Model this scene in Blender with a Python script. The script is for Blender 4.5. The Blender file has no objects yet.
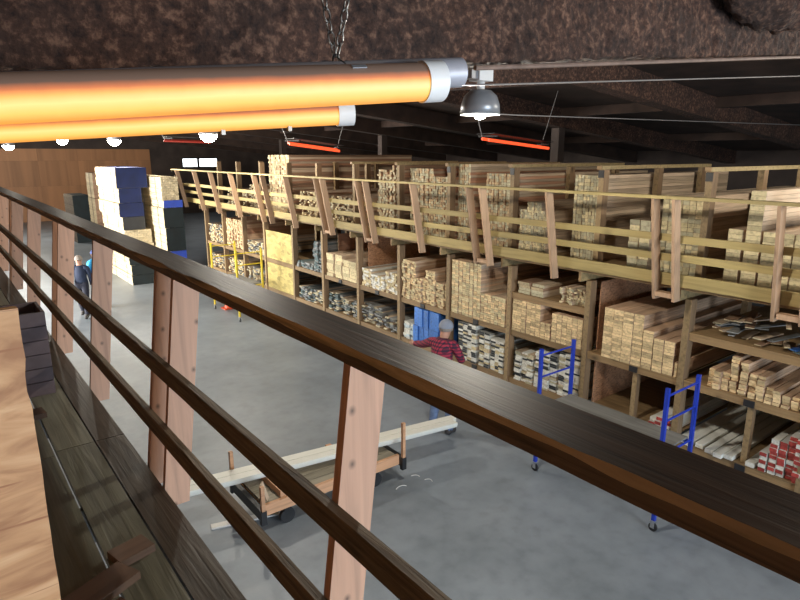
import bpy, bmesh, math, random
from mathutils import Vector, Matrix, noise
random.seed(11)
S = bpy.context.scene
C = S.collection

# ------------------------------------------------------------------ camera
PITCH, YAW, EYE = math.radians(13.6), math.radians(38), 4.5
cam = bpy.data.cameras.new('camera'); cam.sensor_width = 36; cam.lens = 36*600/800
cam.clip_start = .02; cam.clip_end = 200
co = bpy.data.objects.new('camera', cam); C.objects.link(co)
co.location = (0, 0, EYE); co.rotation_euler = (math.pi/2-PITCH, 0, -YAW)
S.camera = co

# ------------------------------------------------------------------ world, daylight, exposure
w = bpy.data.worlds.new('world'); S.world = w; w.use_nodes = True
w.node_tree.nodes['Background'].inputs[0].default_value = (.75, .85, 1, 1)
w.node_tree.nodes['Background'].inputs[1].default_value = 1.0
def area(name, loc, rot, sx, sy, power, col):
    l = bpy.data.lights.new(name, 'AREA'); l.shape = 'RECTANGLE'; l.size = sx; l.size_y = sy
    l.energy = power; l.color = col
    o = bpy.data.objects.new(name, l); C.objects.link(o); o.location = loc; o.rotation_euler = rot
    return o
# daylight through the loading door behind the camera and through the side door at the far end
area('daylight_loading_door', (3.6, -8.8, 2.3), (math.radians(90), 0, 0), 6.0, 4.0, 1250, (.70, .85, 1))
area('daylight_side_door', (-5.8, 20.0, 2.2), (0, math.radians(-90), 0), 4.0, 9.0, 5200, (1, .97, .9))
LAMP_POWER = 330
S.view_settings.view_transform = 'Standard'; S.view_settings.look = 'None'
S.view_settings.exposure = 0.0; S.view_settings.gamma = 1; S.view_settings.use_curve_mapping = False

# ------------------------------------------------------------------ materials
M = {}
def nmat(name):
    m = bpy.data.materials.new(name); m.use_nodes = True
    nt = m.node_tree; b = nt.nodes['Principled BSDF']; M[name] = m
    return m, nt, b
def N(nt, t, **kw):
    n = nt.nodes.new(t)
    for k, v in kw.items(): setattr(n, k, v)
    return n
def L(nt, a, b): nt.links.new(a, b)
def ramp(nt, cols, pos=None):
    r = N(nt, 'ShaderNodeValToRGB'); e = r.color_ramp.elements
    pos = pos or [i/(len(cols)-1) for i in range(len(cols))]
    while len(e) < len(cols): e.new(.5)
    for i, (c, p) in enumerate(zip(cols, pos)):
        e[i].position = p; e[i].color = (c[0], c[1], c[2], 1)
    return r
def sc(c, k): return tuple(x*k for x in c)
def plain(name, col, rough=.6, metal=0, var=.25, scale=6, bump=0):
    m, nt, b = nmat(name)
    tc = N(nt, 'ShaderNodeTexCoord'); no = N(nt, 'ShaderNodeTexNoise'); no.inputs['Scale'].default_value = scale
    no.inputs['Detail'].default_value = 5
    L(nt, tc.outputs['Object'], no.inputs['Vector'])
    r = ramp(nt, [sc(col, 1-var), sc(col, 1+var*.6)], [.3, .7]); L(nt, no.outputs['Fac'], r.inputs[0])
    L(nt, r.outputs[0], b.inputs['Base Color'])
    b.inputs['Roughness'].default_value = rough; b.inputs['Metallic'].default_value = metal
    if bump:
        bp = N(nt, 'ShaderNodeBump'); bp.inputs['Strength'].default_value = bump; bp.inputs['Distance'].default_value = .02
        L(nt, no.outputs['Fac'], bp.inputs['Height']); L(nt, bp.outputs[0], b.inputs['Normal'])
    return m
def wood(name, col, end=None, axis=0, grain=14, contrast=.3, rough=.65, tint=.35, knots=0, endaxis=0, bump=.15):
    """grain runs along `axis`; cut ends (normal along endaxis) take the `end` colour; each piece gets its own tint"""
    m, nt, b = nmat(name)
    tc = N(nt, 'ShaderNodeTexCoord'); oi = N(nt, 'ShaderNodeObjectInfo')
    at = N(nt, 'ShaderNodeAttribute'); at.attribute_name = 'tint'
    add = N(nt, 'ShaderNodeMath', operation='ADD'); L(nt, oi.outputs['Random'], add.inputs[0]); L(nt, at.outputs['Fac'], add.inputs[1])
    fr = N(nt, 'ShaderNodeMath', operation='FRACT'); L(nt, add.outputs[0], fr.inputs[0])
    sm = N(nt, 'ShaderNodeMath', operation='MULTIPLY'); L(nt, fr.outputs[0], sm.inputs[0]); sm.inputs[1].default_value = 37
    off = N(nt, 'ShaderNodeVectorMath', operation='ADD'); L(nt, tc.outputs['Object'], off.inputs[0]); L(nt, sm.outputs[0], off.inputs[1])
    mp = N(nt, 'ShaderNodeMapping'); s = [grain]*3; s[axis] = grain*.055; mp.inputs['Scale'].default_value = s
    L(nt, off.outputs[0], mp.inputs[0])
    n1 = N(nt, 'ShaderNodeTexNoise'); n1.inputs['Scale'].default_value = 1.6; n1.inputs['Detail'].default_value = 6
    n1.inputs['Distortion'].default_value = .8
    L(nt, mp.outputs[0], n1.inputs['Vector'])
    r = ramp(nt, [sc(col, 1-contrast), col, sc(col, 1+contrast*.55)], [.3, .5, .72]); L(nt, n1.outputs['Fac'], r.inputs[0])
    cur = r.outputs[0]
    if knots:
        mk = N(nt, 'ShaderNodeMapping'); k = [3.2]*3; k[axis] = 1.5; mk.inputs['Scale'].default_value = sc(k, knots); L(nt, off.outputs[0], mk.inputs[0])
        vo = N(nt, 'ShaderNodeTexVoronoi'); L(nt, mk.outputs[0], vo.inputs['Vector']); vo.inputs['Scale'].default_value = 1.6
        if knots >= 1:   # posts: knots go right through the board
            sp = N(nt, 'ShaderNodeSeparateXYZ'); L(nt, off.outputs[0], sp.inputs[0]); cb = N(nt, 'ShaderNodeCombineXYZ')
            for a_, b_, f_ in ((0, 0, 5.2), (2, 1, 4.2)):
                q_ = N(nt, 'ShaderNodeMath', operation='MULTIPLY'); q_.inputs[1].default_value = f_; L(nt, sp.outputs[a_], q_.inputs[0]); L(nt, q_.outputs[0], cb.inputs[b_])
            vo.voronoi_dimensions = '2D'; vo.inputs['Scale'].default_value = 1; L(nt, cb.outputs[0], vo.inputs['Vector'])
        kr = ramp(nt, [(1, 1, 1), (.35, .35, .35), (0, 0, 0)], [.0, .055, .09] if knots >= 1 else [.0, .07, .12]); L(nt, vo.outputs['Distance'], kr.inputs[0])
        mx = N(nt, 'ShaderNodeMixRGB'); L(nt, kr.outputs[0], mx.inputs[0]); L(nt, cur, mx.inputs[1]); mx.inputs[2].default_value = (*sc(col, .22), 1)
        cur = mx.outputs[0]
    if end:
        g = N(nt, 'ShaderNodeSeparateXYZ'); L(nt, tc.outputs['Normal'], g.inputs[0])
        ab = N(nt, 'ShaderNodeMath', operation='ABSOLUTE'); L(nt, g.outputs[endaxis], ab.inputs[0])
        gt = N(nt, 'ShaderNodeMath', operation='GREATER_THAN'); L(nt, ab.outputs[0], gt.inputs[0]); gt.inputs[1].default_value = .8
        n2 = N(nt, 'ShaderNodeTexNoise'); n2.inputs['Scale'].default_value = 22; n2.inputs['Detail'].default_value = 4; L(nt, off.outputs[0], n2.inputs['Vector'])
        r2 = ramp(nt, [sc(end, .6), end, sc(end, 1.12)], [.28, .5, .7]); L(nt, n2.outputs['Fac'], r2.inputs[0])
        mx = N(nt, 'ShaderNodeMixRGB'); L(nt, gt.outputs[0], mx.inputs[0]); L(nt, cur, mx.inputs[1]); L(nt, r2.outputs[0], mx.inputs[2])
        cur = mx.outputs[0]
    mr = N(nt, 'ShaderNodeMapRange'); L(nt, fr.outputs[0], mr.inputs[0]); mr.inputs[3].default_value = 1-tint; mr.inputs[4].default_value = 1+tint*.3
    hv = N(nt, 'ShaderNodeHueSaturation'); L(nt, mr.outputs[0], hv.inputs['Value']); L(nt, cur, hv.inputs['Color'])
    L(nt, hv.outputs[0], b.inputs['Base Color'])
    b.inputs['Roughness'].default_value = rough
    if bump:
        bp = N(nt, 'ShaderNodeBump'); bp.inputs['Strength'].default_value = bump; bp.inputs['Distance'].default_value = .01
        L(nt, n1.outputs['Fac'], bp.inputs['Height']); L(nt, bp.outputs[0], b.inputs['Normal'])
    return m
def glow(name, col, strength):
    m, nt, b = nmat(name)
    b.inputs['Base Color'].default_value = (*sc(col, .5), 1); b.inputs['Emission Color'].default_value = (*col, 1)
    b.inputs['Emission Strength'].default_value = strength
    return m

wood('pine', (.60, .40, .26), (.74, .56, .31), rough=.7, tint=.42)
wood('pine_pale', (.62, .47, .33), (.66, .56, .33), rough=.7)
wood('pine_grey', (.55, .42, .29), (.50, .46, .31), rough=.7, tint=.4)
wood('cedar', (.47, .25, .15), (.50, .36, .20), rough=.7)
wood('brown_lumber', (.30, .18, .11), (.45, .36, .22), rough=.7, tint=.2)
wood('white_primed', (.72, .72, .66), (.74, .73, .66), contrast=.05, tint=.15, rough=.5, bump=0)
wood('red_end', (.72, .70, .66), (.42, .06, .05), contrast=.05, tint=.3, rough=.5, bump=0)
wood('blue_wrap', (.05, .17, .55), (.06, .22, .68), contrast=.2, tint=.4, rough=.35, bump=0)
wood('pale_blue_end', (.55, .62, .68), (.62, .74, .78), contrast=.1, tint=.2, rough=.5, bump=0)
wood('grey_composite', (.22, .22, .21), (.24, .25, .25), contrast=.2, tint=.5, rough=.6, bump=0)
wood('dark_end', (.30, .30, .28), (.025, .03, .035), contrast=.1, tint=.3, rough=.5, bump=0)
wood('teal_end', (.10, .13, .13), (.08, .13, .14), contrast=.2, tint=.5, rough=.6, bump=0)
wood('rack_wood', (.24, .15, .080), (.29, .20, .10), axis=2, tint=.25, knots=.5)
wood('rack_beam', (.28, .18, .085), (.34, .25, .12), axis=1, endaxis=1, tint=.3, knots=.4)
wood('rail_green', (.40, .31, .125), axis=1, tint=.25, knots=.4, contrast=.25)
wood('slat_fir', (.45, .29, .18), axis=2, tint=.3, knots=.5, contrast=.2)
wood('post_fir', (.47, .265, .17), axis=2, grain=16, tint=.22, knots=1.6, contrast=.22, rough=.6)
wood('dark_rail', (.048, .025, .014), axis=1, grain=26, contrast=.6, tint=.1, rough=.5, bump=.2); M['dark_rail'].node_tree.nodes['Principled BSDF'].inputs['Specular IOR Level'].default_value = .13
wood('edge_face', (.085, .053, .031), axis=1, grain=30, contrast=.9, tint=.1, rough=.6, bump=.4)
wood('worn_edge', (.40, .285, .165), axis=1, grain=20, contrast=.8, tint=.1, rough=.5, bump=.5)
wood('mid_rail', (.135, .096, .058), axis=1, grain=34, contrast=.7, tint=.2, rough=.68, bump=.5)
wood('wet_plank', (.165, .165, .125), axis=1, grain=18, contrast=.4, tint=.25, rough=.32, bump=.3)
wood('dark_plank', (.055, .042, .030), axis=1, grain=18, contrast=.55, tint=.2, rough=.4, bump=.3)
wood('offcut', (.16, .10, .07), axis=0, grain=10, contrast=.3, tint=.5, rough=.55)
wood('cart_wood', (.58, .32, .18), axis=0, grain=10, contrast=.25, tint=.3, knots=.5)
wood('cart_deck', (.27, .24, .18), axis=0, grain=10, contrast=.35, tint=.4)
wood('platform_wood', (.22, .22, .21), axis=1, grain=6, contrast=.4, tint=.2, rough=.7)
wood('wall_panel', (.42, .20, .09), axis=2, grain=1.0, contrast=.28, tint=.15, rough=.6)
wood('unit_side', (.66, .55, .36), (.62, .52, .34), axis=1, endaxis=1, tint=.25, rough=.7)
wood('unit_dark', (.10, .08, .06), axis=1, tint=.4, rough=.7)
def osb(name, col, scale=26):
    m, nt, b = nmat(name)
    tc = N(nt, 'ShaderNodeTexCoord'); v = N(nt, 'ShaderNodeTexVoronoi'); v.inputs['Scale'].default_value = scale
    mp = N(nt, 'ShaderNodeMapping'); mp.inputs['Scale'].default_value = (1, 1, 2.2); L(nt, tc.outputs['Object'], mp.inputs[0])
    L(nt, mp.outputs[0], v.inputs['Vector'])
    r = ramp(nt, [sc(col, .55), col, sc(col, 1.3)]); L(nt, v.outputs['Color'], r.inputs[0]); L(nt, r.outputs[0], b.inputs['Base Color'])
    b.inputs['Roughness'].default_value = .7
osb('osb', (.42, .22, .12)); osb('khaki_board', (.46, .37, .13), 6)
def plywood():
    m, nt, b = nmat('plywood')
    tc = N(nt, 'ShaderNodeTexCoord'); mp = N(nt, 'ShaderNodeMapping'); mp.inputs['Scale'].default_value = (2.2, 2.2, 7)
    L(nt, tc.outputs['Object'], mp.inputs[0])
    wv = N(nt, 'ShaderNodeTexNoise'); wv.inputs['Scale'].default_value = 2.3; wv.inputs['Detail'].default_value = 6; wv.inputs['Distortion'].default_value = 2.2
    L(nt, mp.outputs[0], wv.inputs['Vector'])
    r = ramp(nt, [(.34, .155, .065), (.52, .275, .125), (.63, .37, .19)], [.32, .5, .68]); L(nt, wv.outputs['Fac'], r.inputs[0])
    m2 = N(nt, 'ShaderNodeMapping'); m2.inputs['Scale'].default_value = (3, 3, 60); m2.inputs['Rotation'].default_value = (0, .18, 0); L(nt, tc.outputs['Object'], m2.inputs[0])
    n2 = N(nt, 'ShaderNodeTexNoise'); n2.inputs['Scale'].default_value = 1.5; L(nt, m2.outputs[0], n2.inputs['Vector'])
    k = ramp(nt, [(0, 0, 0), (0, 0, 0), (1, 1, 1)], [0, .68, .74]); L(nt, n2.outputs['Fac'], k.inputs[0])
    mx = N(nt, 'ShaderNodeMixRGB'); L(nt, k.outputs[0], mx.inputs[0]); L(nt, r.outputs[0], mx.inputs[1]); mx.inputs[2].default_value = (.30, .12, .05, 1)
    L(nt, mx.outputs[0], b.inputs['Base Color']); b.inputs['Roughness'].default_value = .65
    bp = N(nt, 'ShaderNodeBump'); bp.inputs['Strength'].default_value = .3; L(nt, n2.outputs['Fac'], bp.inputs['Height']); L(nt, bp.outputs[0], b.inputs['Normal'])
plywood()
def concrete():
    m, nt, b = nmat('concrete')
    tc = N(nt, 'ShaderNodeTexCoord')
    n1 = N(nt, 'ShaderNodeTexNoise'); n1.inputs['Scale'].default_value = .55; n1.inputs['Detail'].default_value = 8; n1.inputs['Roughness'].default_value = .62
    L(nt, tc.outputs['Object'], n1.inputs['Vector'])
    r = ramp(nt, [(.165, .195, .225), (.225, .26, .30), (.28, .315, .36)], [.3, .5, .7]); L(nt, n1.outputs['Fac'], r.inputs[0])
    n2 = N(nt, 'ShaderNodeTexNoise'); n2.inputs['Scale'].default_value = 5; n2.inputs['Detail'].default_value = 8; L(nt, tc.outputs['Object'], n2.inputs['Vector'])
    r2 = ramp(nt, [(.86, .86, .86), (1, 1, 1), (1.08, 1.08, 1.08)], [.3, .5, .75]); L(nt, n2.outputs['Fac'], r2.inputs[0])
    mx = N(nt, 'ShaderNodeMixRGB', blend_type='MULTIPLY'); mx.inputs[0].default_value = 1; L(nt, r.outputs[0], mx.inputs[1]); L(nt, r2.outputs[0], mx.inputs[2])
    L(nt, mx.outputs[0], b.inputs['Base Color'])
    rr = N(nt, 'ShaderNodeMapRange'); L(nt, n2.outputs['Fac'], rr.inputs[0]); rr.inputs[3].default_value = .32; rr.inputs[4].default_value = .6
    L(nt, rr.outputs[0], b.inputs['Roughness'])
concrete()
def spray():
    m, nt, b = nmat('sprayed_insulation')
    tc = N(nt, 'ShaderNodeTexCoord'); n1 = N(nt, 'ShaderNodeTexNoise'); n1.inputs['Scale'].default_value = 24; n1.inputs['Detail'].default_value = 8; n1.inputs['Roughness'].default_value = .65
    L(nt, tc.outputs['Object'], n1.inputs['Vector'])
    n2 = N(nt, 'ShaderNodeTexNoise'); n2.inputs['Scale'].default_value = 2.2; L(nt, tc.outputs['Object'], n2.inputs['Vector'])
    r = ramp(nt, [(.016, .007, .005), (.060, .028, .018), (.22, .12, .08)], [.34, .52, .72]); L(nt, n1.outputs['Fac'], r.inputs[0])
    r2 = ramp(nt, [(.6, .6, .6), (1.1, 1.05, 1)], [.35, .65]); L(nt, n2.outputs['Fac'], r2.inputs[0])
    mx = N(nt, 'ShaderNodeMixRGB', blend_type='MULTIPLY'); mx.inputs[0].default_value = 1; L(nt, r.outputs[0], mx.inputs[1]); L(nt, r2.outputs[0], mx.inputs[2])
    L(nt, mx.outputs[0], b.inputs['Base Color']); b.inputs['Roughness'].default_value = .95
    bp = N(nt, 'ShaderNodeBump'); bp.inputs['Strength'].default_value = .9; bp.inputs['Distance'].default_value = .02
    L(nt, n1.outputs['Fac'], bp.inputs['Height']); L(nt, bp.outputs[0], b.inputs['Normal'])
spray()
plain('dark_roof', (.042, .023, .016), .9, 0, .5, 2, .4)
plain('dark_wall', (.06, .042, .035), .8, 0, .4, 1)
plain('plain_wall', (.30, .27, .24), .8, 0, .15, 1)
plain('blue_steel', (.015, .045, .42), .4, 0, .15)
plain('yellow_steel', (.72, .55, .04), .4, 0, .15)
plain('dark_rubber', (.02, .02, .022), .6)
plain('galvanised', (.45, .47, .50), .35, .7, .2, 20)
plain('lamp_shade_metal', (.33, .34, .36), .35, .35, .15, 6)
plain('white_enamel', (.75, .75, .74), .4, 0, .06)
plain('silver_collar', (.80, .78, .76), .4, 0, .08)
plain('black_steel', (.018, .018, .020), .5, 0, .3)
plain('grey_pipe', (.42, .41, .45), .45, .2, .15)
plain('chain_steel', (.25, .23, .21), .4, .8, .3, 40)
plain('rusty_pipe', (.20, .13, .10), .6, 0, .3, 12)
plain('wire', (.30, .28, .27), .5, .3, .1)
plain('orange_plastic', (.75, .10, .03), .5)
plain('navy_wrap', (.006, .014, .07), .85, 0, .3, 3)
plain('green_black_wrap', (.006, .012, .014), .85, 0, .4, 3)
plain('royal_wrap', (.02, .06, .42), .5, 0, .3, 3)
plain('mauve_board', (.115, .085, .095), .6, 0, .25, 8)
plain('skin', (.50, .27, .19), .55, 0, .1)
plain('grey_hair', (.30, .26, .23), .8, 0, .3, 60, .4)
plain('brown_hair', (.08, .045, .03), .8, 0, .3, 60, .4)
plain('grey_cap', (.24, .27, .34), .8, 0, .15)
plain('blue_cap', (.03, .05, .16), .8)
plain('jeans', (.12, .17, .29), .85, 0, .3, 12)
plain('dark_trousers', (.016, .018, .035), .85, 0, .2, 12)
plain('navy_jacket', (.014, .024, .058), .8, 0, .25, 10)
plain('cyan_jacket', (.03, .33, .66), .6, 0, .2, 10)
plain('shoe', (.05, .045, .045), .6)
plain('white_eye', (.7, .7, .7), .3)
glow('bulb', (1, .93, .78), 60); glow('hot_red', (1, .10, .03), 1.3); glow('dull_red', (.6, .05, .03), .06); glow('daylight_pane', (.92, .97, 1), 3.5)
def plaid():
    m, nt, b = nmat('plaid')
    tc = N(nt, 'ShaderNodeTexCoord'); s = N(nt, 'ShaderNodeSeparateXYZ'); L(nt, tc.outputs['Object'], s.inputs[0])
    def stripe(sock, f, t):
        a = N(nt, 'ShaderNodeMath', operation='MULTIPLY'); L(nt, sock, a.inputs[0]); a.inputs[1].default_value = f
        f_ = N(nt, 'ShaderNodeMath', operation='FRACT'); L(nt, a.outputs[0], f_.inputs[0])
        g = N(nt, 'ShaderNodeMath', operation='LESS_THAN'); L(nt, f_.outputs[0], g.inputs[0]); g.inputs[1].default_value = t
        return g.outputs[0]
    xy = N(nt, 'ShaderNodeMath', operation='ADD'); L(nt, s.outputs[0], xy.inputs[0]); L(nt, s.outputs[1], xy.inputs[1])
    h = stripe(s.outputs[2], 19, .45); v = stripe(xy.outputs[0], 19, .45)
    ad = N(nt, 'ShaderNodeMath', operation='ADD'); L(nt, h, ad.inputs[0]); L(nt, v, ad.inputs[1])
    r = ramp(nt, [(.36, .03, .06), (.12, .012, .035), (.02, .015, .035)], [0, .5, 1])
    d = N(nt, 'ShaderNodeMath', operation='DIVIDE'); L(nt, ad.outputs[0], d.inputs[0]); d.inputs[1].default_value = 2
    L(nt, d.outputs[0], r.inputs[0]); L(nt, r.outputs[0], b.inputs['Base Color']); b.inputs['Roughness'].default_value = .85
plaid()
def hot_tube():
    # heater tube: yellow flank and dull crown are painted into the glow by normal
    m, nt, b = nmat('hot_tube')
    tc = N(nt, 'ShaderNodeTexCoord'); s = N(nt, 'ShaderNodeSeparateXYZ'); L(nt, tc.outputs['Normal'], s.inputs[0])
    n = N(nt, 'ShaderNodeTexNoise'); n.inputs['Scale'].default_value = 18; n.inputs['Detail'].default_value = 4; L(nt, tc.outputs['Object'], n.inputs['Vector'])
    mr = N(nt, 'ShaderNodeMapRange'); L(nt, s.outputs[2], mr.inputs[0]); mr.inputs[1].default_value = 1; mr.inputs[2].default_value = -1
    nn = N(nt, 'ShaderNodeMath', operation='MULTIPLY_ADD'); L(nt, n.outputs['Fac'], nn.inputs[0]); nn.inputs[1].default_value = .06; L(nt, mr.outputs[0], nn.inputs[2])
    r = ramp(nt, [(.02, .012, .008), (.06, .025, .01), (.55, .12, .012), (1.0, .42, .045), (1.0, .68, .20), (1, .55, .09), (.85, .33, .03)],
             [0, .28, .41, .54, .70, .88, 1.0]); L(nt, nn.outputs[0], r.inputs[0])
    L(nt, r.outputs[0], b.inputs['Emission Color']); b.inputs['Emission Strength'].default_value = 1.2
    b.inputs['Base Color'].default_value = (.15, .115, .095, 1); b.inputs['Roughness'].default_value = .5
hot_tube()

# ------------------------------------------------------------------ helpers
class MB:
    def __init__(s): s.v = []; s.f = []; s.m = []; s.t = []
    def poly(s, verts, faces, mi=0, tint=0.0):
        k = len(s.v); s.v += [tuple(p) for p in verts]
        for f in faces: s.f.append([k+i for i in f]); s.m.append(mi); s.t.append(tint)
    def box(s, x0, x1, y0, y1, z0, z1, mi=0, tint=0.0):
        s.poly([(x0,y0,z0),(x1,y0,z0),(x1,y1,z0),(x0,y1,z0),(x0,y0,z1),(x1,y0,z1),(x1,y1,z1),(x0,y1,z1)],
               [(0,3,2,1),(4,5,6,7),(0,1,5,4),(1,2,6,5),(2,3,7,6),(3,0,4,7)], mi, tint)
    def bar(s, p, q, wd, ht, up=(0,0,1), mi=0, tint=0.0):
        p, q = Vector(p), Vector(q); d = (q-p).normalized(); u = Vector(up)
        if abs(d.dot(u)) > .98: u = Vector((1,0,0))
        r = d.cross(u).normalized(); u = r.cross(d).normalized()
        vs = []
        for e in (p, q):
            for a, b in ((-1,-1),(1,-1),(1,1),(-1,1)): vs.append(e + r*a*wd/2 + u*b*ht/2)
        s.poly(vs, [(0,1,2,3),(7,6,5,4),(0,4,5,1),(1,5,6,2),(2,6,7,3),(3,7,4,0)], mi, tint)
    def tube(s, pts, r, n=10, mi=0, closed=False):
        pts = [Vector(p) for p in pts]; rings = []; cnt = len(pts)
        rr = r if isinstance(r, (list, tuple)) else [r]*cnt
        for i, p in enumerate(pts):
            if closed: d = pts[(i+1) % cnt]-pts[i-1]
            else: d = pts[min(i+1, cnt-1)]-pts[max(i-1, 0)]
            d.normalize(); u = Vector((0,0,1)) if abs(d.z) < .9 else Vector((1,0,0))
            a = d.cross(u).normalized(); b = a.cross(d)
            rings.append([p+(a*math.cos(t)+b*math.sin(t))*rr[i] for t in [2*math.pi*k/n for k in range(n)]])
        vs = [v for g in rings for v in g]; fs = []
        for i in range(cnt if closed else cnt-1):
            j = (i+1) % cnt
            for k in range(n): fs.append((i*n+k, i*n+(k+1) % n, j*n+(k+1) % n, j*n+k))
        if not closed: s.poly(rings[0], [tuple(range(n))[::-1]], mi); s.poly(rings[-1], [tuple(range(n))], mi)
        s.poly(vs, fs, mi)
    def lathe(s, prof, c, n=20, mi=0):
        c = Vector(c); vs = []; fs = []
        for r, z in prof:
            for k in range(n): t = 2*math.pi*k/n; vs.append(c+Vector((r*math.cos(t), r*math.sin(t), z)))
        for i in range(len(prof)-1):
            for k in range(n): fs.append((i*n+k, i*n+(k+1) % n, (i+1)*n+(k+1) % n, (i+1)*n+k))
        s.poly(vs, fs, mi)
    def mesh(s, name, mats, smooth=False):
        me = bpy.data.meshes.new(name); me.from_pydata(s.v, [], s.f)
        for m in (mats if isinstance(mats, (list, tuple)) else [mats]): me.materials.append(M[m])
        me.polygons.foreach_set('material_index', s.m)
        if any(s.t):
            a = me.attributes.new('tint', 'FLOAT', 'FACE'); a.data.foreach_set('value', s.t)
        if smooth: me.polygons.foreach_set('use_smooth', [True]*len(me.polygons))
        me.update(); return me
    def build(s, name, mats, parent=None, smooth=False):
        return link(name, s.mesh(name, mats, smooth), parent)
def link(name, me, parent=None, loc=None):
    o = bpy.data.objects.new(name, me); C.objects.link(o)
    if parent is not None: o.parent = parent; o.location = loc if loc else -Vector(parent.get('_o', (0,0,0)))
    elif loc: o.location = loc
    return o
def thing(name, label, cat, group=None, loc=(0,0,0), rz=0):
    o = bpy.data.objects.new(name, None); C.objects.link(o); o.location = loc; o.rotation_euler = (0,0,rz)
    o.empty_display_size = .1
    return tag(o, label, cat, group)
def tag(o, label, cat, group=None):
    o['label'] = label; o['category'] = cat
    if group: o['group'] = group
    return o
def struct(name, mb, mat, parent=None):
    o = mb.build(name, mat, parent)
    if parent is None: o['kind'] = 'structure'
    return o
def box(name, mat, parent, *b, tint=0.0):
    m = MB(); m.box(*b, tint=tint); return m.build(name, mat, parent)
def bar(name, mat, parent, p, q, wd, ht, up=(0,0,1), tint=0.0):
    m = MB(); m.bar(p, q, wd, ht, up, 0, tint); return m.build(name, mat, parent)
def copy_tree(o, parent=None):
    c = o.copy(); C.objects.link(c)
    if parent is not None: c.parent = parent
    for ch in list(o.children): copy_tree(ch, c)
    return c
rnd = random.uniform

# ------------------------------------------------------------------ the setting
X0, X1, Y0, Y1 = -6.0, 24.0, -9.0, 48.0
m = MB(); m.box(X0, X1, Y0, Y1, -.2, 0); struct('floor', m, 'concrete')
RID = 9.0
def roofz(x, base=5.25): return base+.1*(x if x < RID else 2*RID-x)
m = MB()
for a, b in ((X0, RID), (RID, X1)):
    za, zb = roofz(a), roofz(b)
    m.poly([(a,Y0,za),(b,Y0,zb),(b,Y1,zb),(a,Y1,za),(a,Y0,za+.1),(b,Y0,zb+.1),(b,Y1,zb+.1),(a,Y1,za+.1)],
           [(0,3,2,1),(4,5,6,7),(0,1,5,4),(1,2,6,5),(2,3,7,6),(3,0,4,7)])
struct('ceiling', m, 'dark_roof')
# far wall with sheet panels and two bright windows
wf = struct('wall_far', (lambda q: (q.box(X0, X1, Y1, Y1+.2, 0, 6.2), q)[1])(MB()), 'dark_wall')
for i in range(8):
    for z0, z1 in ((0.02, 2.40), (2.406, 4.1), (4.106, 4.9)):
        box('wall_panel', 'wall_panel', wf, X0+.1+i*2.45, X0+.1+i*2.45+2.444, Y1-.03, Y1, z0, z1, tint=rnd(.4, .7))
for k, (a, b) in enumerate(((16.1, 17.2), (17.4, 18.8))):
    wd = struct('window_%d' % (k+1), (lambda q: (q.box(a-.06, b+.06, Y1-.08, Y1-.03, 3.5, 4.3), q)[1])(MB()), 'black_steel')
    box('pane', 'daylight_pane', wd, a, b, Y1-.10, Y1-.081, 3.6, 4.2)
m = MB()   # side wall with the open door at the far end
m.box(X0-.2, X0, Y0, 15.4, 0, 4.7); m.box(X0-.2, X0, 24.6, Y1, 0, 4.7); m.box(X0-.2, X0, 15.4, 24.6, 4.3, 4.7)
struct('wall_left', m, 'plain_wall')
m = MB(); m.box(-1.62, -1.5, -4, 17, 0, 5.05); struct('wall_light_shield', m, 'wall_panel')  # unseen wall, added to keep side door daylight off the near railing
m = MB(); m.box(X1, X1+.2, Y0, Y1, 0, 4.9); struct('wall_right', m, 'dark_wall')
m = MB(); m.box(X0, .4, Y0-.2, Y0, 0, 6); m.box(6.8, X1, Y0-.2, Y0, 0, 6); m.box(.4, 6.8, Y0-.2, Y0, 4.4, 6)
struct('wall_back', m, 'plain_wall')

# sprayed roof beams; the near one has real lumps
def lumpy_beam(name, label, pts_fn, nx, ny, amp):
    """swept skin of a beam: pts_fn(u, k) -> point and outward normal"""
    v = []; f = []
    for i in range(nx+1):
        for k in range(ny+1):
            p, n = pts_fn(i/nx, k/ny)
            q = Vector(p)
            h = noise.fractal(q*9, 1, 2, 4)*amp + max(0, noise.noise(q*26))*amp*.9 + noise.noise(q*2.1)*amp*1.2
            v.append(q+Vector(n)*h)
    for i in range(nx):
        for k in range(ny):
            a = i*(ny+1)+k; f.append((a, a+1, a+ny+2, a+ny+1))
    me = bpy.data.meshes.new(name); me.from_pydata(v, [], f); me.materials.append(M['sprayed_insulation'])
    me.polygons.foreach_set('use_smooth', [True]*len(f))
    o = link(name, me); o['kind'] = 'structure'; return o
def near_beam(u, k):
    x = -1.2+u*18.0; zb = 4.745+.1*(x if x < RID else 2*RID-x); y = 2.4
    hgt = .50; dep = .38
    tot = 2*hgt+dep; s = k*tot
    if s < hgt: return (x, y, zb+hgt-s), (0, -1, 0)
    if s < hgt+dep:
        t = (s-hgt)/dep
        return (x, y+s-hgt, zb), (0, -.5 if t < .05 else (.5 if t > .95 else 0), -1)
    return (x, y+dep, zb+s-hgt-dep), (0, 1, 0)
lumpy_beam('trim_1', '', near_beam, 960, 74, .016)
def side_brace(u, k):
    x, y, z = 4.75+u*1.9, 2.25-u*.2, 5.62+u*.12
    a = math.pi*2*k
    n = Vector((0, math.cos(a), math.sin(a)))
    return Vector((x, y, z))+n*.20*max(0.0, math.sin(u*math.pi))**.45, n
lumpy_beam('trim_2', '', side_brace, 60, 50, .03)
kk = 3
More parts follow.
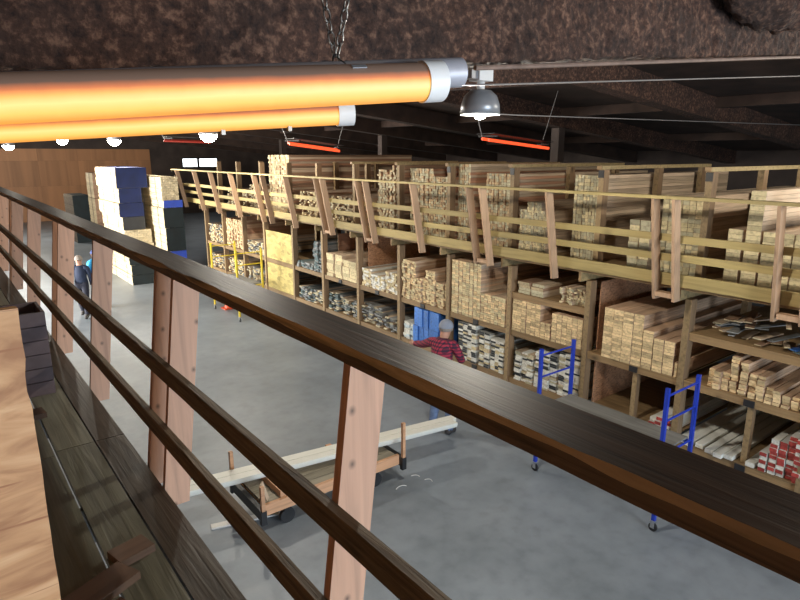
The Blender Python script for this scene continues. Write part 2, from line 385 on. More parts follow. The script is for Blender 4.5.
for yb in (6.4, 10.4, 14.4, 18.4, 22.4, 26.4, 30.4, 36.4, 42.4):
    m = MB()
    for a, b in ((X0, RID), (RID, X1)):
        za, zb = roofz(a, 4.78), roofz(b, 4.78); h = .46
        m.poly([(a,yb,za),(b,yb,zb),(b,yb+.35,zb),(a,yb+.35,za),(a,yb,za+h),(b,yb,zb+h),(b,yb+.35,zb+h),(a,yb+.35,za+h)],
               [(0,3,2,1),(4,5,6,7),(0,1,5,4),(1,2,6,5),(2,3,7,6),(3,0,4,7)])
    struct('trim_%d' % kk, m, 'sprayed_insulation' if yb < 12 else 'dark_roof'); kk += 1
for x in (5.2, 13.5, 19):   # purlins under the deck
    z = roofz(x, 5.02)
    m = MB(); m.box(x, x+.18, 2.9, Y1, z, z+.22); struct('trim_%d' % kk, m, 'dark_roof'); kk += 1
for yb in (10.5, 18.5, 26.5):   # columns and knee braces behind the rack
    m = MB(); m.box(13.6, 13.85, yb, yb+.25, 0, 5.2); struct('trim_%d' % kk, m, 'dark_wall'); kk += 1

# mezzanine walkway under the camera: planks on joists
deck = bpy.data.objects.new('mezzanine_deck', None); C.objects.link(deck); deck['kind'] = 'structure'
deck['label'] = 'dark plank walkway under the near guard railing'
for i, xa in enumerate((-1.345, -1.055, -.765, -.475, -.185, .105)):
    ys = [-4.0, -.6+.37*(i % 3), 3.95-.02*i, 8.6-.5*(i % 2), 14.0]
    for a, b in zip(ys, ys[1:]):
        box('plank', 'wet_plank', deck, xa, xa+.283, a, b-.006, 2.712, 2.75, tint=rnd(.05, .95))
for xa, xb, wm in ((.402, .612, 'wet_plank'), (.622, .788, 'dark_plank')):
  for a, b in ((-4, 3.9), (3.906, 14)):
    box('plank', wm, deck, xa, xb, a, b, 2.712, 2.75, tint=rnd(.05, .95))
for k in range(12):
    y = -2.9+k*1.52
    box('joist', 'dark_plank', deck, -1.34, .740, y, y+.04, 2.51, 2.711)
for y in (-3, 1.6, 6.2, 10.8):
    box('support_post', 'rack_wood', deck, -.4, -.26, y, y+.14, 0, 2.51)
box('edge_beam', 'dark_plank', deck, .742, .778, -4, 14, 2.51, 2.71)

# ------------------------------------------------------------------ near guard railing
rail = thing('guard_railing', 'dark near guard railing with leaning reddish fir posts along the walkway', 'railing')
def lean_x(z, top=.955, bot=.803): return bot+(top-bot)*(z-2.72)/(3.92-2.72)
def near_post(y, tint):
    m = MB(); t = .038; d = .14
    z0, z1 = 2.60, 3.925; a0, a1 = lean_x(z0), lean_x(z1)
    m.poly([(a0,y,z0),(a0+d,y,z0),(a0+d,y+t,z0),(a0,y+t,z0),(a1,y,z1),(a1+d,y,z1),(a1+d,y+t,z1),(a1,y+t,z1)],
           [(0,3,2,1),(4,5,6,7),(0,1,5,4),(1,2,6,5),(2,3,7,6),(3,0,4,7)], 0, tint)
    return m.build('post', 'post_fir', rail)
for y in (-.3, 1.46, 3.12, 3.41, 4.97, 6.45, 6.73, 8.5, 10.1, 10.38, 11.9, 13.4): near_post(y, rnd(.05, .95))
def wavy_rail(name, xa, xb, zt, th, y0, y1, mats, ch=.02, seed=0, lean=0, step=.04):
    """board with a worn, uneven inner upper edge"""
    n = int((y1-y0)/step); m = MB(); vs = []; fs = []
    for i in range(n+1):
        y = y0+(y1-y0)*i/n
        c = ch*(1+1.1*noise.noise(Vector((seed, y*2.3, 0)))+.3*noise.noise(Vector((seed, y*9, 3))))
        b = .004*noise.noise(Vector((seed+5, y*3, 0)))
        vs += [(xa, y, zt-th+b), (xb, y, zt-th+b), (xb, y, zt), (xa+c*.75, y, zt+b*.4), (xa+.001, y, zt-c*.85)]
    for i in range(n):
        a = i*5
        for k in range(5): fs.append((a+k, a+5+k, a+5+(k+1) % 5, a+(k+1) % 5))
    m.poly(vs, fs); m.f += [[4,3,2,1,0], [n*5+k for k in range(5)]]; m.m += [0, 0]; m.t += [0, 0]
    for i in range(n): m.m[i*5+3] = 1; m.m[i*5+4] = 2 if len(mats) > 2 else 1
    return m.build(name, mats, rail)
wavy_rail('top_rail', .868, 1.035, 3.972, .046, -1.2, 6.6, ['dark_rail', 'worn_edge', 'edge_face'], .019, 1)
wavy_rail('top_rail', .868, 1.035, 3.972, .046, 6.603, 14, ['dark_rail', 'worn_edge', 'edge_face'], .016, 2, step=.1)
for zt, sd in ((3.426, 4), (3.09, 9)):
    xb = lean_x(zt-.045)-.001
    wavy_rail('mid_rail', xb-.038, xb, zt, .089, -1.2, 8.2, ['mid_rail', 'mid_rail'], .007, sd)
    wavy_rail('mid_rail', xb-.038, xb, zt, .089, 8.203, 14, ['mid_rail', 'mid_rail'], .007, sd+1, step=.1)

# plywood divider panel at the left, rough along its cut edge
m = MB(); n = 60; vs = []; fs = []
for i in range(n+1):
    z = 2.752+(4.285-2.752)*i/n
    e = .088-.010*(4.285-z)/1.5-.006+.0015*noise.noise(Vector((0, 0, z*14)))-(.004 if random.random() < .15 else 0)
    vs += [(-.75, 1.0, z), (e, 1.0, z), (e-.002, 1.018, z), (-.75, 1.018, z)]
for i in range(n):
    a = i*4
    for k in range(4): fs.append((a+k, a+(k+1) % 4, a+4+(k+1) % 4, a+4+k))
fs += [(3,2,1,0), (n*4, n*4+1, n*4+2, n*4+3)]
m.poly(vs, fs)
tag(m.build('plywood_panel', 'plywood'), 'orange plywood sheet with splintered edge standing at the left of the walkway', 'plywood panel')
t = thing('mauve_crate', 'mauve grey upright crate standing on the walkway behind the plywood sheet', 'crate')
for k in range(6): box('side_slat', 'mauve_board', t, .31, .565, 4.95, 4.972, 2.752+k*.106, 2.752+k*.106+.100, tint=rnd(.1, .9))
box('side_panel', 'mauve_board', t, .31, .33, 4.974, 5.35, 2.752, 3.385)
box('side_panel', 'mauve_board', t, .545, .565, 4.974, 5.35, 2.752, 3.385)
box('back_panel', 'mauve_board', t, .33, .545, 5.33, 5.35, 2.752, 3.385)
for (x, y, a, ln, wd, z, lb) in ((.34, 2.42, .45, .26, .14, 2.7505, 'long brown offcut lying flat on the walkway planks beside the plywood'),
                                  (.50, 2.60, .25, .16, .12, 2.7505, 'short square tan offcut on the walkway planks nearest the railing'),
                                  (.30, 2.24, .3, .20, .07, 2.7505, 'narrow dark offcut on the walkway at the bottom of the picture'),
                                  (.36, 4.55, .1, .15, .13, 2.7505, 'small dark block on the walkway in front of the mauve crate')):
    mm = MB(); mm.box(-ln/2, ln/2, -wd/2, wd/2, 0, .035)
    o = mm.build('wood_offcut', 'offcut'); o.location = (x, y, z); o.rotation_euler = (0, 0, a); tag(o, lb, 'offcut', 'offcuts on the walkway')

# ------------------------------------------------------------------ heater tubes, chain
def lerp(a, b, t): return Vector(a)+(Vector(b)-Vector(a))*t
ht = thing('tube_heater', 'glowing yellow tube heater hanging by a chain under the sprayed beam', 'heater')
D1 = Vector((1.03, -.16, .095)).normalized()
def tube_part(name, p, q, r, mat, n=28, parent=ht):
    p, q = Vector(p), Vector(q); d = q-p
    mm = MB(); mm.tube([(0,0,0), (d.length, 0, 0)], r, n)
    o = mm.build(name, mat, parent, smooth=True); o.location = p
    o.rotation_euler = (0, -math.asin(d.z/d.length), math.atan2(d.y, d.x))
    for pl in o.data.polygons:
        if len(pl.vertices) > 4: pl.use_smooth = False
    return o
A0, A1 = Vector((.15, 1.49, 4.61)), Vector((1.118, 1.330, 4.694))
da = (A1-A0).normalized()
tube_part('hot_tube', A0-da*1.3, A1, .050, 'hot_tube')
tube_part('end_collar', A1-da*.005, A1+da*.055, .055, 'silver_collar')
B0, B1 = Vector((.18, 1.97, 4.567)), Vector((1.04, 1.64, 4.627)); db = (B1-B0).normalized()
tube_part('hot_tube', B0-db*1.3, B1, .037, 'hot_tube')
tube_part('end_collar', B1-db*.005, B1+db*.045, .041, 'silver_collar')
P0, P1 = Vector((.16, 1.60, 4.630)), Vector((1.30, 1.375, 4.737)); dp = (P1-P0).normalized()
tube_part('return_pipe', P0-dp*1.3, P1, .042, 'grey_pipe')
for (p, q) in ((A0+da*.9, B0+db*.75),):
    pass
for t_ in (.62, .83):
    q = lerp(B0, B1, t_); bar('bolt', 'chain_steel', ht, q+Vector((0, -.01, -.047)), q+Vector((0, -.01, -.030)), .012, .012)
q = lerp(A0, A1, .79); bar('rating_plate', 'galvanised', ht, q+da*-.02+Vector((-.005, -.032, .0405)), q+da*.02+Vector((-.005, -.032, .0405)), .012, .003, (0, -.6, .8))
# chain: every link a part
def chain_link(p, d, flat, parent):
    d = Vector(d).normalized(); u = Vector((1,0,0)) if flat else Vector((0,1,0))
    a = d.cross(u).normalized()
    pts = []
    for k in range(12):
        t_ = 2*math.pi*k/12; pts.append(Vector(p)+d*math.cos(t_)*.019+a*math.sin(t_)*.0095)
    mm = MB(); mm.tube(pts, .0026, 6, closed=True); mm.build('chain_link', 'chain_steel', parent, smooth=True)
foot = Vector((.925, 1.464, 4.745))
for top in (foot+Vector((-.020, .03, .18))*3.1, foot+Vector((.045, .0, .18))*3.1):
    d = top-foot; k = int(d.length/.030)
    for i in range(k+1): chain_link(foot+d*(i*.030/d.length), d, i % 2, ht)
mm = MB(); mm.tube([foot+Vector((0,0,.012)), foot+Vector((.002,-.04,-.01)), foot+Vector((0,-.06,-.03))], .003, 6); mm.build('hook', 'chain_steel', ht)

# ------------------------------------------------------------------ high bay lamps
def bay_lamp(loc, label, power, scale=1.0, bowl=False):
    r = thing('high_bay_lamp', label, 'lamp', 'high bay lamps under the roof', loc)
    mm = MB()
    R = .19*scale
    prof = [(.035*scale, .20*scale), (.10*scale, .19*scale), (.155*scale, .14*scale), (.183*scale, .06*scale), (R, -.03*scale),
            (R-.006, -.03*scale), (.176*scale, .06*scale), (.148*scale, .13*scale), (.03*scale, .185*scale)]
    mm.lathe(prof, (0,0,0), 28); o = mm.build('shade', 'lamp_shade_metal', r, True); o.location = (0,0,0)
    mm = MB(); mm.lathe([(.001, -.075*scale), (.04*scale, -.065*scale), (.062*scale, -.03*scale), (.058*scale, .01*scale), (.03*scale, .07*scale), (.02*scale, .12*scale), (.001, .125*scale)], (0,0,0), 16)
    o = mm.build('bulb', 'bulb', r, True); o.location = (0,0,0)
    mm = MB(); mm.lathe([(.001, .27*scale), (.038*scale, .27*scale), (.038*scale, .18*scale), (.001, .18*scale)], (0,0,0), 14)
    o = mm.build('socket', 'white_enamel', r, True); o.location = (0,0,0)
    if bowl:  # glowing bowl added so the far lamps show as bright spots
        mm = MB(); mm.lathe([(.001, -.19*scale), (.09*scale, -.165*scale), (.155*scale, -.10*scale), (.18*scale, -.032*scale), (.001, -.031*scale)], (0,0,0), 20); o = mm.build('glow_bowl', 'bulb', r, True); o.location = (0,0,0)
    if True:
        mm = MB(); mm.box(-.09*scale, .09*scale, -.07*scale, .07*scale, .272*scale, .40*scale); o = mm.build('junction_box', 'white_enamel', r); o.location = (0,0,0)
        mm = MB(); mm.box(-.17*scale, -.092*scale, -.05*scale, .05*scale, .285*scale, .36*scale); o = mm.build('ballast', 'galvanised', r); o.location = (0,0,0)
    top = roofz(loc[0])-loc[2]
    mm = MB(); mm.tube([(0,0,.40*scale), (0,0,top)], .012, 8); o = mm.build('conduit', 'black_steel', r); o.location = (0,0,0)
    l = bpy.data.lights.new('lamp_light', 'POINT'); l.energy = power; l.color = (1, .93, .80); l.shadow_soft_size = .09
    lo = bpy.data.objects.new('lamp_light', l); C.objects.link(lo); lo.parent = r; lo.location = (0, 0, (-.30 if bowl else -.17)*scale)
    return r
bay_lamp((4.28, 4.24, 4.90), 'grey bell shaped high bay lamp right of the tube heater', LAMP_POWER)
bay_lamp((5.72, 15.0, 5.02), 'bright high bay lamp above the far end of the rack railing', LAMP_POWER*1.1, 1.2, True)
bay_lamp((5.43, 23.0, 5.02), 'bright high bay lamp above the wrapped lumber stacks', LAMP_POWER*1.2, 1.2, True)
bay_lamp((4.04, 24.3, 5.02), 'small bright high bay lamp second from the left edge', LAMP_POWER*1.2, 1.0, True)
bay_lamp((3.79, 38.0, 5.02), 'far high bay lamp at the left edge of the picture', LAMP_POWER*2.2, 1.6, True)
bay_lamp((4.3, 9.8, 5.0), 'high bay lamp hidden behind the yellow heater tubes', LAMP_POWER)
bay_lamp((4.2, -2.6, 4.9), 'high bay lamp over the aisle behind the viewer', LAMP_POWER*1.1)
bay_lamp((9.6, .8, 5.5), 'added unseen lamp lighting the upper stacks from beyond the right edge', LAMP_POWER*1.1)  # unseen lamp added to brighten the long sides of the upper stacks
bay_lamp((-2.2, -2.4, 4.75), 'added unseen fill lamp for the railing and plywood behind the viewer', LAMP_POWER*.35)  # unseen fill lamp added to lift the walkway side of rails and planks
# far red heaters with V hangers
def red_heater(p, q, label, mat='hot_red'):
    r = thing('radiant_heater', label, 'heater', 'red radiant heaters under the roof')
    p, q = Vector(p), Vector(q)
    for k, off in enumerate((Vector((0,0,0)), Vector((-.12,-.3,-.03)))):
        mm = MB(); mm.tube([p+off, q+off], .030, 10); mm.build('hot_tube', mat, r, True)
    for e, s_ in ((p, -1), (q, 1)):
        top = Vector((e.x+s_*.5, e.y, roofz(e.x)))
        mm = MB(); mm.tube([e+Vector((0,0,.03)), top], .008, 6); mm.build('hanger', 'wire', r)
        bar('bracket', 'black_steel', r, e+Vector((-.15*s_, -.3, .05)), e+Vector((0,.1,.05)), .05, .03)
    mm = MB(); mm.bar(p+Vector((0,-.1,.10)), q+Vector((0,-.1,.10)), .5, .01); mm.build('reflector', 'black_steel', r)
red_heater((9.17, 9.0, 4.82), (11.05, 9.0, 4.67), 'red glowing heater tubes above the middle of the rack')
red_heater((6.84, 13.0, 4.77), (8.18, 13.0, 4.62), 'red glowing heater below the short yellow tube')
red_heater((5.9, 19.0, 4.93), (7.3, 19.0, 4.90), 'dim red heater beside the bright far lamp', 'dull_red')
# wires and pipe along the roof
def wire(name, pts, r, mat, label, cat):
    mm = MB(); mm.tube(pts, r, 8); o = mm.build(name, mat); return tag(o, label, cat)
wire('roof_pipe', [(2.316, 2.34, 4.933), (6.774, 2.34, 5.398)], .013, 'rusty_pipe', 'thin rusty pipe running along the sprayed roof beam', 'pipe')
wire('cable', [(3.198, 3.6, 5.008), (3.569, 3.6, 5.039), (10.531, 3.6, 5.629)], .007, 'wire', 'thin straight cable strung below the roof pipe', 'cable')
wire('cable', [(5.686, 6.0, 5.046), (6.758, 6.0, 5.049), (18.055, 6.0, 5.224)], .008, 'wire', 'lower sagging cable strung behind the bell lamp', 'cable')

# ------------------------------------------------------------------ lumber rack
PY = [2.08, 3.60, 5.09, 6.62, 8.14, 9.65, 11.17, 12.72, 14.25, 15.95, 17.45, 19.0, 20.55]
XF = 7.5
rack = thing('lumber_rack', 'long two storey timber rack full of lumber across the aisle', 'rack')
_mesh = {}
def shared(name, mat, parent, sx, sy, sz, loc):
    k = (name, mat, round(sx, 3), round(sy, 3), round(sz, 3))
    if k not in _mesh:
        mm = MB(); mm.box(0, sx, 0, sy, 0, sz); _mesh[k] = mm.mesh(name, mat)
    return link(name, _mesh[k], parent, loc)
for i, y in enumerate([.55]+PY):
    big = .14
    shared('post', 'rack_wood', rack, .14, .085, 2.70, (XF, y-.042, 0))
    for xx in (9.2, 10.9): shared('post', 'rack_wood', rack, .14, .085, 2.70, (xx, y-.042, 0))
    shared('joist', 'rack_beam', rack, 3.9, .04, .14, (7.36, y+.045, 2.70))
yall = [.55]+PY
for a, b in zip(yall, yall[1:]):
    wd = b-a-.09
    if 16 < a < 20: zz = (.76, 1.62)
    else: zz = (.76, 1.62)
    for z in zz:
        mt = 'rack_beam'
        shared('shelf_beam', mt, rack, .045, wd, .09, (XF+.03, a+.045, z-.108))
        shared('shelf_beam', mt, rack, .045, wd, .09, (XF+3.3, a+.045, z-.108))
        shared('shelf_panel', 'rack_beam', rack, 3.6, wd, .016, (XF+.02, a+.045, z-.017))
for z, bays in ((2.27, (1, 3)),):
    for k in bays:
        a, b = yall[k], yall[k+1]; wd = b-a-.09
        shared('shelf_beam', 'rack_beam', rack, .045, wd, .09, (XF+.03, a+.045, z-.108))
        shared('shelf_panel', 'rack_beam', rack, 3.0, wd, .016, (XF+.02, a+.045, z-.017))
for y, z0, z1 in ((2.70, 0, .65), (2.70, .76, 1.51), (4.24, .0, .65), (4.24, .76, 1.51), (1.3, .76, 1.51), (7.4, 0, .65), (10.4, 0, .65), (8.9, 0, .65)):
    shared('short_post', 'rack_wood', rack, .09, .07, z1-z0, (XF+.08, y, z0))
for y, z in ((2.70, 1.52), (2.70, .66), (4.24, 1.52), (7.36, 1.52), (7.36, .66), (8.85, 1.52), (10.4, 1.52), (11.9, 1.52)):
    shared('steel_bracket', 'black_steel', rack, .02, .12, .085, (XF+.008, y-.02, z))
# deck boards
for i in range(9):
    for a, b in zip(yall[::2], yall[2::2]):
        shared('deck_board', 'rack_beam', rack, .285, b-a-.01, .035, (7.36+i*.30, a+.005, 2.842))
# upper divider frames
for y in (2.1, 3.72, 5.30, 7.03, 8.62, 10.2, 11.9, 13.6, 15.2, 16.9, 18.6, 20.2):
    h = 1.41
    shared('upright', 'rack_wood', rack, .14, .085, h, (7.92, y-.042, 2.879))
    shared('upright', 'rack_wood', rack, .14, .085, h, (9.45, y-.042, 2.879))
    shared('upright', 'rack_wood', rack, .14, .085, h, (10.9, y-.042, 2.879))
    if y < 12: shared('top_beam', 'rack_beam', rack, 3.35, .085, .055, (7.86, y-.042, 2.881+h))
    if y < 9: shared('cap_plate', 'black_steel', rack, .012, .09, .11, (7.906, y-.045, 4.17))

# aisle side railing of the rack
rr = thing('rack_railing', 'greenish timber railing with leaning slats along the upper rack deck', 'railing')
def far_x(z): return 7.20-.25*(z-2.72)/1.28
_sl = {}
def slat(y, mat='slat_fir'):
    if 's' not in _sl:
        mm = MB(); z0, z1, t, d = 2.70, 3.985, .038, .14
        a0, a1 = far_x(z0), far_x(z1)
        mm.poly([(a0,0,z0),(a0+d,0,z0),(a0+d,t,z0),(a0,t,z0),(a1,0,z1),(a1+d,0,z1),(a1+d,t,z1),(a1,t,z1)],
                [(0,3,2,1),(4,5,6,7),(0,1,5,4),(1,2,6,5),(2,3,7,6),(3,0,4,7)]); _sl['s'] = mm.mesh('slat', 'slat_fir')
    return link('slat', _sl['s'], rr, (0, y, 0))
for y in (1.0, 2.22, 2.50, 3.64, 3.90, 5.52, 6.84, 7.14, 8.60, 10.12, 10.40, 11.80, 12.08, 13.55, 14.85, 15.35, 16.95, 18.5, 19.9, 21.6): slat(y)
for y in (2.26, 3.68, 6.88, 10.16, 11.84):
    shared('spacer_block', 'slat_fir', rr, .12, .22, .06, (7.20, y, 2.74))
segs = [.3, 3.75, 7.0, 10.28, 13.55, 16.95, 20.0, 22.0]
for a, b in zip(segs, segs[1:]):
    j = rnd(-.012, .012)
    for z0, z1 in ((3.455+j, 3.545+j), (3.205-j, 3.295-j)):
        x = far_x((z0+z1)/2)+.142
        shared('mid_rail', 'rail_green', rr, .038, b-a-.004, z1-z0, (x, a, z0))
    shared('fascia_board', 'rail_green', rr, .038, b-a-.004, .155, (7.345-.042, a, 2.885))
    shared('top_rail', 'rail_green', rr, .14, b-a-.004, .036, (6.945, a, 3.987))
    x = far_x(3.75)+.142

# ------------------------------------------------------------------ lumber
_bm = {}
def board_mesh(name, ln, bw, bh, mat):
    k = (ln, bw, bh, mat)
    if k not in _bm:
        mm = MB(); mm.box(0, ln, 0, bw, 0, bh); _bm[k] = mm.mesh(name, mat)
    return _bm[k]
def layers(rects, X, bw, bh, ln, jx=.02, gap=.006):
    out = []
    for (y0, y1, z0, z1) in rects:
        nc = max(1, round((y1-y0)/bw)); nl = max(1, round((z1-z0)/bh))
        cw = (y1-y0)/nc
        for c in range(nc):
            jc = rnd(-jx, jx)
            for l in range(nl):
                z = z0+l*bh
                out.append((X+abs(jc)+rnd(0, jx), y0+c*cw+gap/2, z, min(bw, cw)-gap-rnd(0, .002), bh-gap*.6))
    return out
ORD = ['first', 'second', 'third', 'fourth', 'fifth', 'sixth', 'seventh', 'eighth', 'ninth', 'tenth', 'eleventh', 'twelfth', 'thirteenth', 'fourteenth',
       'fifteenth', 'sixteenth', 'seventeenth', 'eighteenth', 'nineteenth', 'twentieth', 'twenty-first', 'twenty-second', 'twenty-third']
def indiv(name, what, where, group, cat, rects, X, bw, bh, ln, mats, jx=.015):
    """boards of a stack as single things; columns are counted from the left, layers from the top"""
    mats = mats if isinstance(mats, list) else [mats]
    bs = layers(rects, X, bw, bh, ln, jx); cols = sorted({round(b[1], 4) for b in bs}, reverse=True)
    for c, y in enumerate(cols):
        col = sorted([b for b in bs if round(b[1], 4) == y], key=lambda b: -b[2])
        for l, (x, y_, z, w_, h_) in enumerate(col):
            o = link(name, board_mesh(name, ln, round(w_, 2)-.001, round(bh-.0035, 4), random.choice(mats)), None, (x, y_, z))
            tag(o, '%s, %s from top, %s column from left, %s' % (what, ORD[l], ORD[c], where), cat, group)
def stuff(name, label, cat, rects, X, bw, bh, ln, mats, jx=.02, group=None):
    mats = mats if isinstance(mats, list) else [mats]
    mm = MB()
    for (x, y, z, w_, h_) in layers(rects, X, bw, bh, ln, jx):
        mm.box(x, x+ln, y, y+w_, z, z+h_, random.randrange(len(mats)), rnd(.02, .98))
    o = mm.build(name, mats); o['kind'] = 'stuff'; return tag(o, label, cat, group)
ZS, ZL, ZU = 1.622, .762, 2.880
G = 'loose boards in the lumber rack'
# right bay, middle shelf: stepped pale pine
indiv('pine_board', 'pale pine board', 'stepped stack on right middle shelf', 'pine boards right bay', 'board',
      [(3.02, 3.28, ZS, ZS+.235), (2.92, 3.015, ZS, ZS+.46), (2.80, 2.915, ZS, ZS+.44), (2.60, 2.795, ZS, ZS+.31), (2.42, 2.595, ZS, ZS+.195), (2.14, 2.415, ZS, ZS+.155)], 7.50, .092, .039, 3.0, 'pine', .05)
# second bay, middle shelf
indiv('pine_plank', 'wide pine plank', 'tall stack above scaffold platform', 'pine planks second bay', 'board',
      [(4.18, 4.80, ZS, ZS+.74), (4.02, 4.175, ZS, ZS+.55), (3.72, 4.015, ZS, ZS+.47)], 7.50, .155, .039, 3.0, 'pine', .012)
o = link('pine_plank', board_mesh('pine_plank', 2.0, .038, .20, 'pine'), None, (7.52, 3.66, ZS)); tag(o, 'single narrow pine plank on edge between the tall stack and the rack post', 'board')
# third bay middle shelf
stuff('stud_stack', 'square stack of yellow pine studs just left of the blue scaffold top', 'lumber stack', [(5.95, 6.54, ZS, ZS+.52), (5.74, 5.945, ZS, ZS+.27)], 7.50, .098, .0385, 3.0, 'pine', .012)
stuff('stud_stack', 'lower stack of yellow pine studs directly above the left blue scaffold frame', 'lumber stack', [(5.15, 5.72, ZS, ZS+.46)], 7.50, .098, .0385, 3.0, 'pine', .012)
stuff('lumber_stack', 'tall pale pine stack in the bay left of the yellow studs', 'lumber stack', [(7.30, 8.06, ZS, ZS+1.0), (6.70, 7.29, ZS, ZS+.50)], 7.5, .09, .0385, 3.0, ['pine_pale', 'pine'], .015)
stuff('lumber_stack', 'uneven pale lumber stack above the blue wrapped bundle', 'lumber stack', [(9.14, 9.56, ZS, ZS+.80), (8.85, 9.13, ZS, ZS+.50), (8.55, 8.84, ZS, ZS+.68), (8.21, 8.54, ZS, ZS+.48)], 7.5, .09, .04, 3.0, ['pine_pale', 'pine'], .05)
stuff('lumber_stack', 'low cream lumber stack left of the uneven pale stack', 'lumber stack', [(9.75, 10.2, ZS, ZS+.46), (10.2, 10.7, ZS, ZS+.33), (10.7, 11.06, ZS, ZS+.40)], 7.5, .09, .045, 3.0, ['pine_pale', 'white_primed'], .05)
stuff('lumber_stack', 'cream block of boards fifth bay from the scaffold', 'lumber stack', [(11.9, 12.6, ZS, ZS+.55), (11.27, 11.88, ZS, ZS+.50)], 7.5, .3, .08, 3.0, ['pine_pale'], .04)
stuff('lumber_stack', 'dark teal ended boards beside the khaki panel', 'lumber stack', [(12.85, 13.25, ZS, ZS+.75), (13.3, 14.1, ZS, ZS+.18)], 7.5, .12, .04, 3.0, ['teal_end', 'grey_composite'], .06)
# lower shelf
stuff('trim_stack', 'white and grey trim boards behind the left blue scaffold frame', 'lumber stack', [(6.06, 6.45, ZL, ZL+.50), (5.60, 6.02, ZL, ZL+.62), (5.16, 5.56, ZL, ZL+.70)], 7.5, .14, .034, 3.0, ['white_primed', 'pine_grey', 'white_primed', 'dark_end'], .04)
stuff('trim_stack', 'white trim boards with black ends right of the plaid shirt', 'lumber stack', [(7.38, 7.86, ZL, ZL+.72), (7.06, 7.34, ZL, ZL+.66), (6.70, 7.03, ZL, ZL+.58)], 7.5, .12, .036, 3.0, ['white_primed', 'dark_end', 'white_primed', 'pine_pale', 'dark_end'], .03)
stuff('wrapped_bundle', 'bright blue wrapped bundle of boards on the lower shelf', 'lumber stack', [(8.40, 9.15, ZL, ZL+.74)], 7.46, .165, .37, 2.4, ['blue_wrap'], .06)
stuff('trim_stack', 'pale blue ended boards left of the blue wrapped bundle', 'lumber stack', [(9.18, 9.56, ZL, ZL+.33)], 7.5, .11, .05, 2.4, ['pale_blue_end', 'white_primed'], .05)
stuff('lumber_stack', 'grey weathered boards on the lower shelf under the cream stack', 'lumber stack', [(9.75, 10.4, ZL, ZL+.28), (10.4, 11.1, ZL, ZL+.42)], 7.5, .14, .035, 3.0, ['grey_composite', 'pine_grey', 'dark_end'], .12)
stuff('lumber_stack', 'grey boards on the lower shelf under the cream block', 'lumber stack', [(11.25, 12.0, ZL, ZL+.34), (12.0, 12.6, ZL, ZL+.42)], 7.5, .14, .035, 3.0, ['grey_composite', 'pine_grey', 'teal_end'], .12)
stuff('lumber_stack', 'dark boards on the lower shelf beside the khaki panel', 'lumber stack', [(12.8, 14.15, ZL, ZL+.3)], 7.5, .14, .035, 3.0, ['teal_end', 'grey_composite', 'pine_grey'], .12)
# red ended and white boards at the right
indiv('trim_board', 'trim board', 'red ended stack at right edge', 'red ended trim right', 'board',
      [(2.27, 2.45, ZL, ZL+.45), (2.09, 2.265, ZL, ZL+.55), (2.46, 2.56, ZL, ZL+.26), (1.80, 2.07, ZL, ZL+.42)], 7.48, .09, .05, 2.6, ['red_end', 'red_end', 'white_primed'], .05)
indiv('trim_board', 'trim board', 'small red ended pile behind scaffold', 'red ended trim middle', 'board',
      [(3.70, 3.92, ZL, ZL+.21), (3.92, 4.06, ZL, ZL+.13)], 7.52, .10, .05, 2.6, ['red_end', 'white_primed', 'red_end'], .06)
for k, (y, x) in enumerate(((3.44, 7.50), (3.34, 7.46), (3.21, 7.52), (3.06, 7.47), (2.94, 7.44), (2.83, 7.50), (2.585, 7.52))):
    o = link('white_board', board_mesh('white_board', 3.0, .10, .055, 'white_primed'), None, (x, y, ZL)); tag(o, 'white board lying flat, %s from left on the lower shelf under the pine' % ORD[k], 'board', 'loose white boards')
for k, (y, x) in enumerate(((3.3, 7.6), (2.9, 7.5), (2.3, 7.5), (2.16, 7.45), (1.9, 7.5))):
    o = link('white_board', board_mesh('white_board', 3.0, .10, .045, 'white_primed'), None, (x, y, .002)); tag(o, 'white board on the floor beneath the right rack bay, %s from left' % ORD[k], 'board', 'white boards under the rack')
# sheets inside the rack
def sheet(name, label, mat, *b): return tag(box(name, mat, None, *b), label, 'panel')
sheet('osb_panel', 'reddish strand board divider panel under the tall pine stack', 'osb', 7.70, 9.6, 5.00, 5.02, ZL, 1.51)
sheet('osb_panel', 'reddish strand board panel above the tall pine stack', 'osb', 7.70, 9.6, 5.00, 5.02, 1.625, 2.68)
sheet('osb_panel', 'brown strand board panel above the low cream stack', 'osb', 7.75, 9.6, 11.08, 11.10, 1.625, 2.68)
sheet('khaki_panel', 'large khaki yellow sheet closing a rack bay', 'khaki_board', 7.53, 7.55, 14.32, 15.88, .765, 1.50)
sheet('khaki_panel', 'upper khaki yellow sheet closing the same rack bay', 'khaki_board', 7.53, 7.55, 14.32, 15.88, 1.625, 2.42)
sheet('brown_sheet', 'flat brown sheet standing behind the teal ended boards', 'cedar', 7.9, 9.8, 12.60, 12.62, 1.625, 2.6)
# scraps on the small upper shelf
def scraps(n, yr, z, zh, label, group, mats):
    for k in range(n):
        ln, wd = rnd(.35, .62), rnd(.05, .13); a = rnd(-.55, .55)
        mm = MB(); mm.box(-ln/2, ln/2, -wd/2, wd/2, 0, .0115)
        o = mm.build('scrap_board', random.choice(mats)); o.location = (7.80+rnd(-.06, .2), rnd(*yr), z+.021*(k*zh//n)+.001*k*0)
        o.location.z = z+.012*k
        o.rotation_euler = (0, 0, a); tag(o, label+', '+ORD[k]+' piece up', 'scrap wood', group)
scraps(22, (2.45, 3.35), 2.275, 6, 'loose wood scrap heaped on the small shelf at the right', 'scraps right shelf', ['pine_grey', 'brown_lumber', 'grey_composite', 'pine_pale'])
scraps(7, (2.2, 2.36), 2.275, 3, 'dark blue grey scrap at the right end of the small shelf', 'dark scraps right shelf', ['teal_end', 'blue_wrap', 'dark_end'])
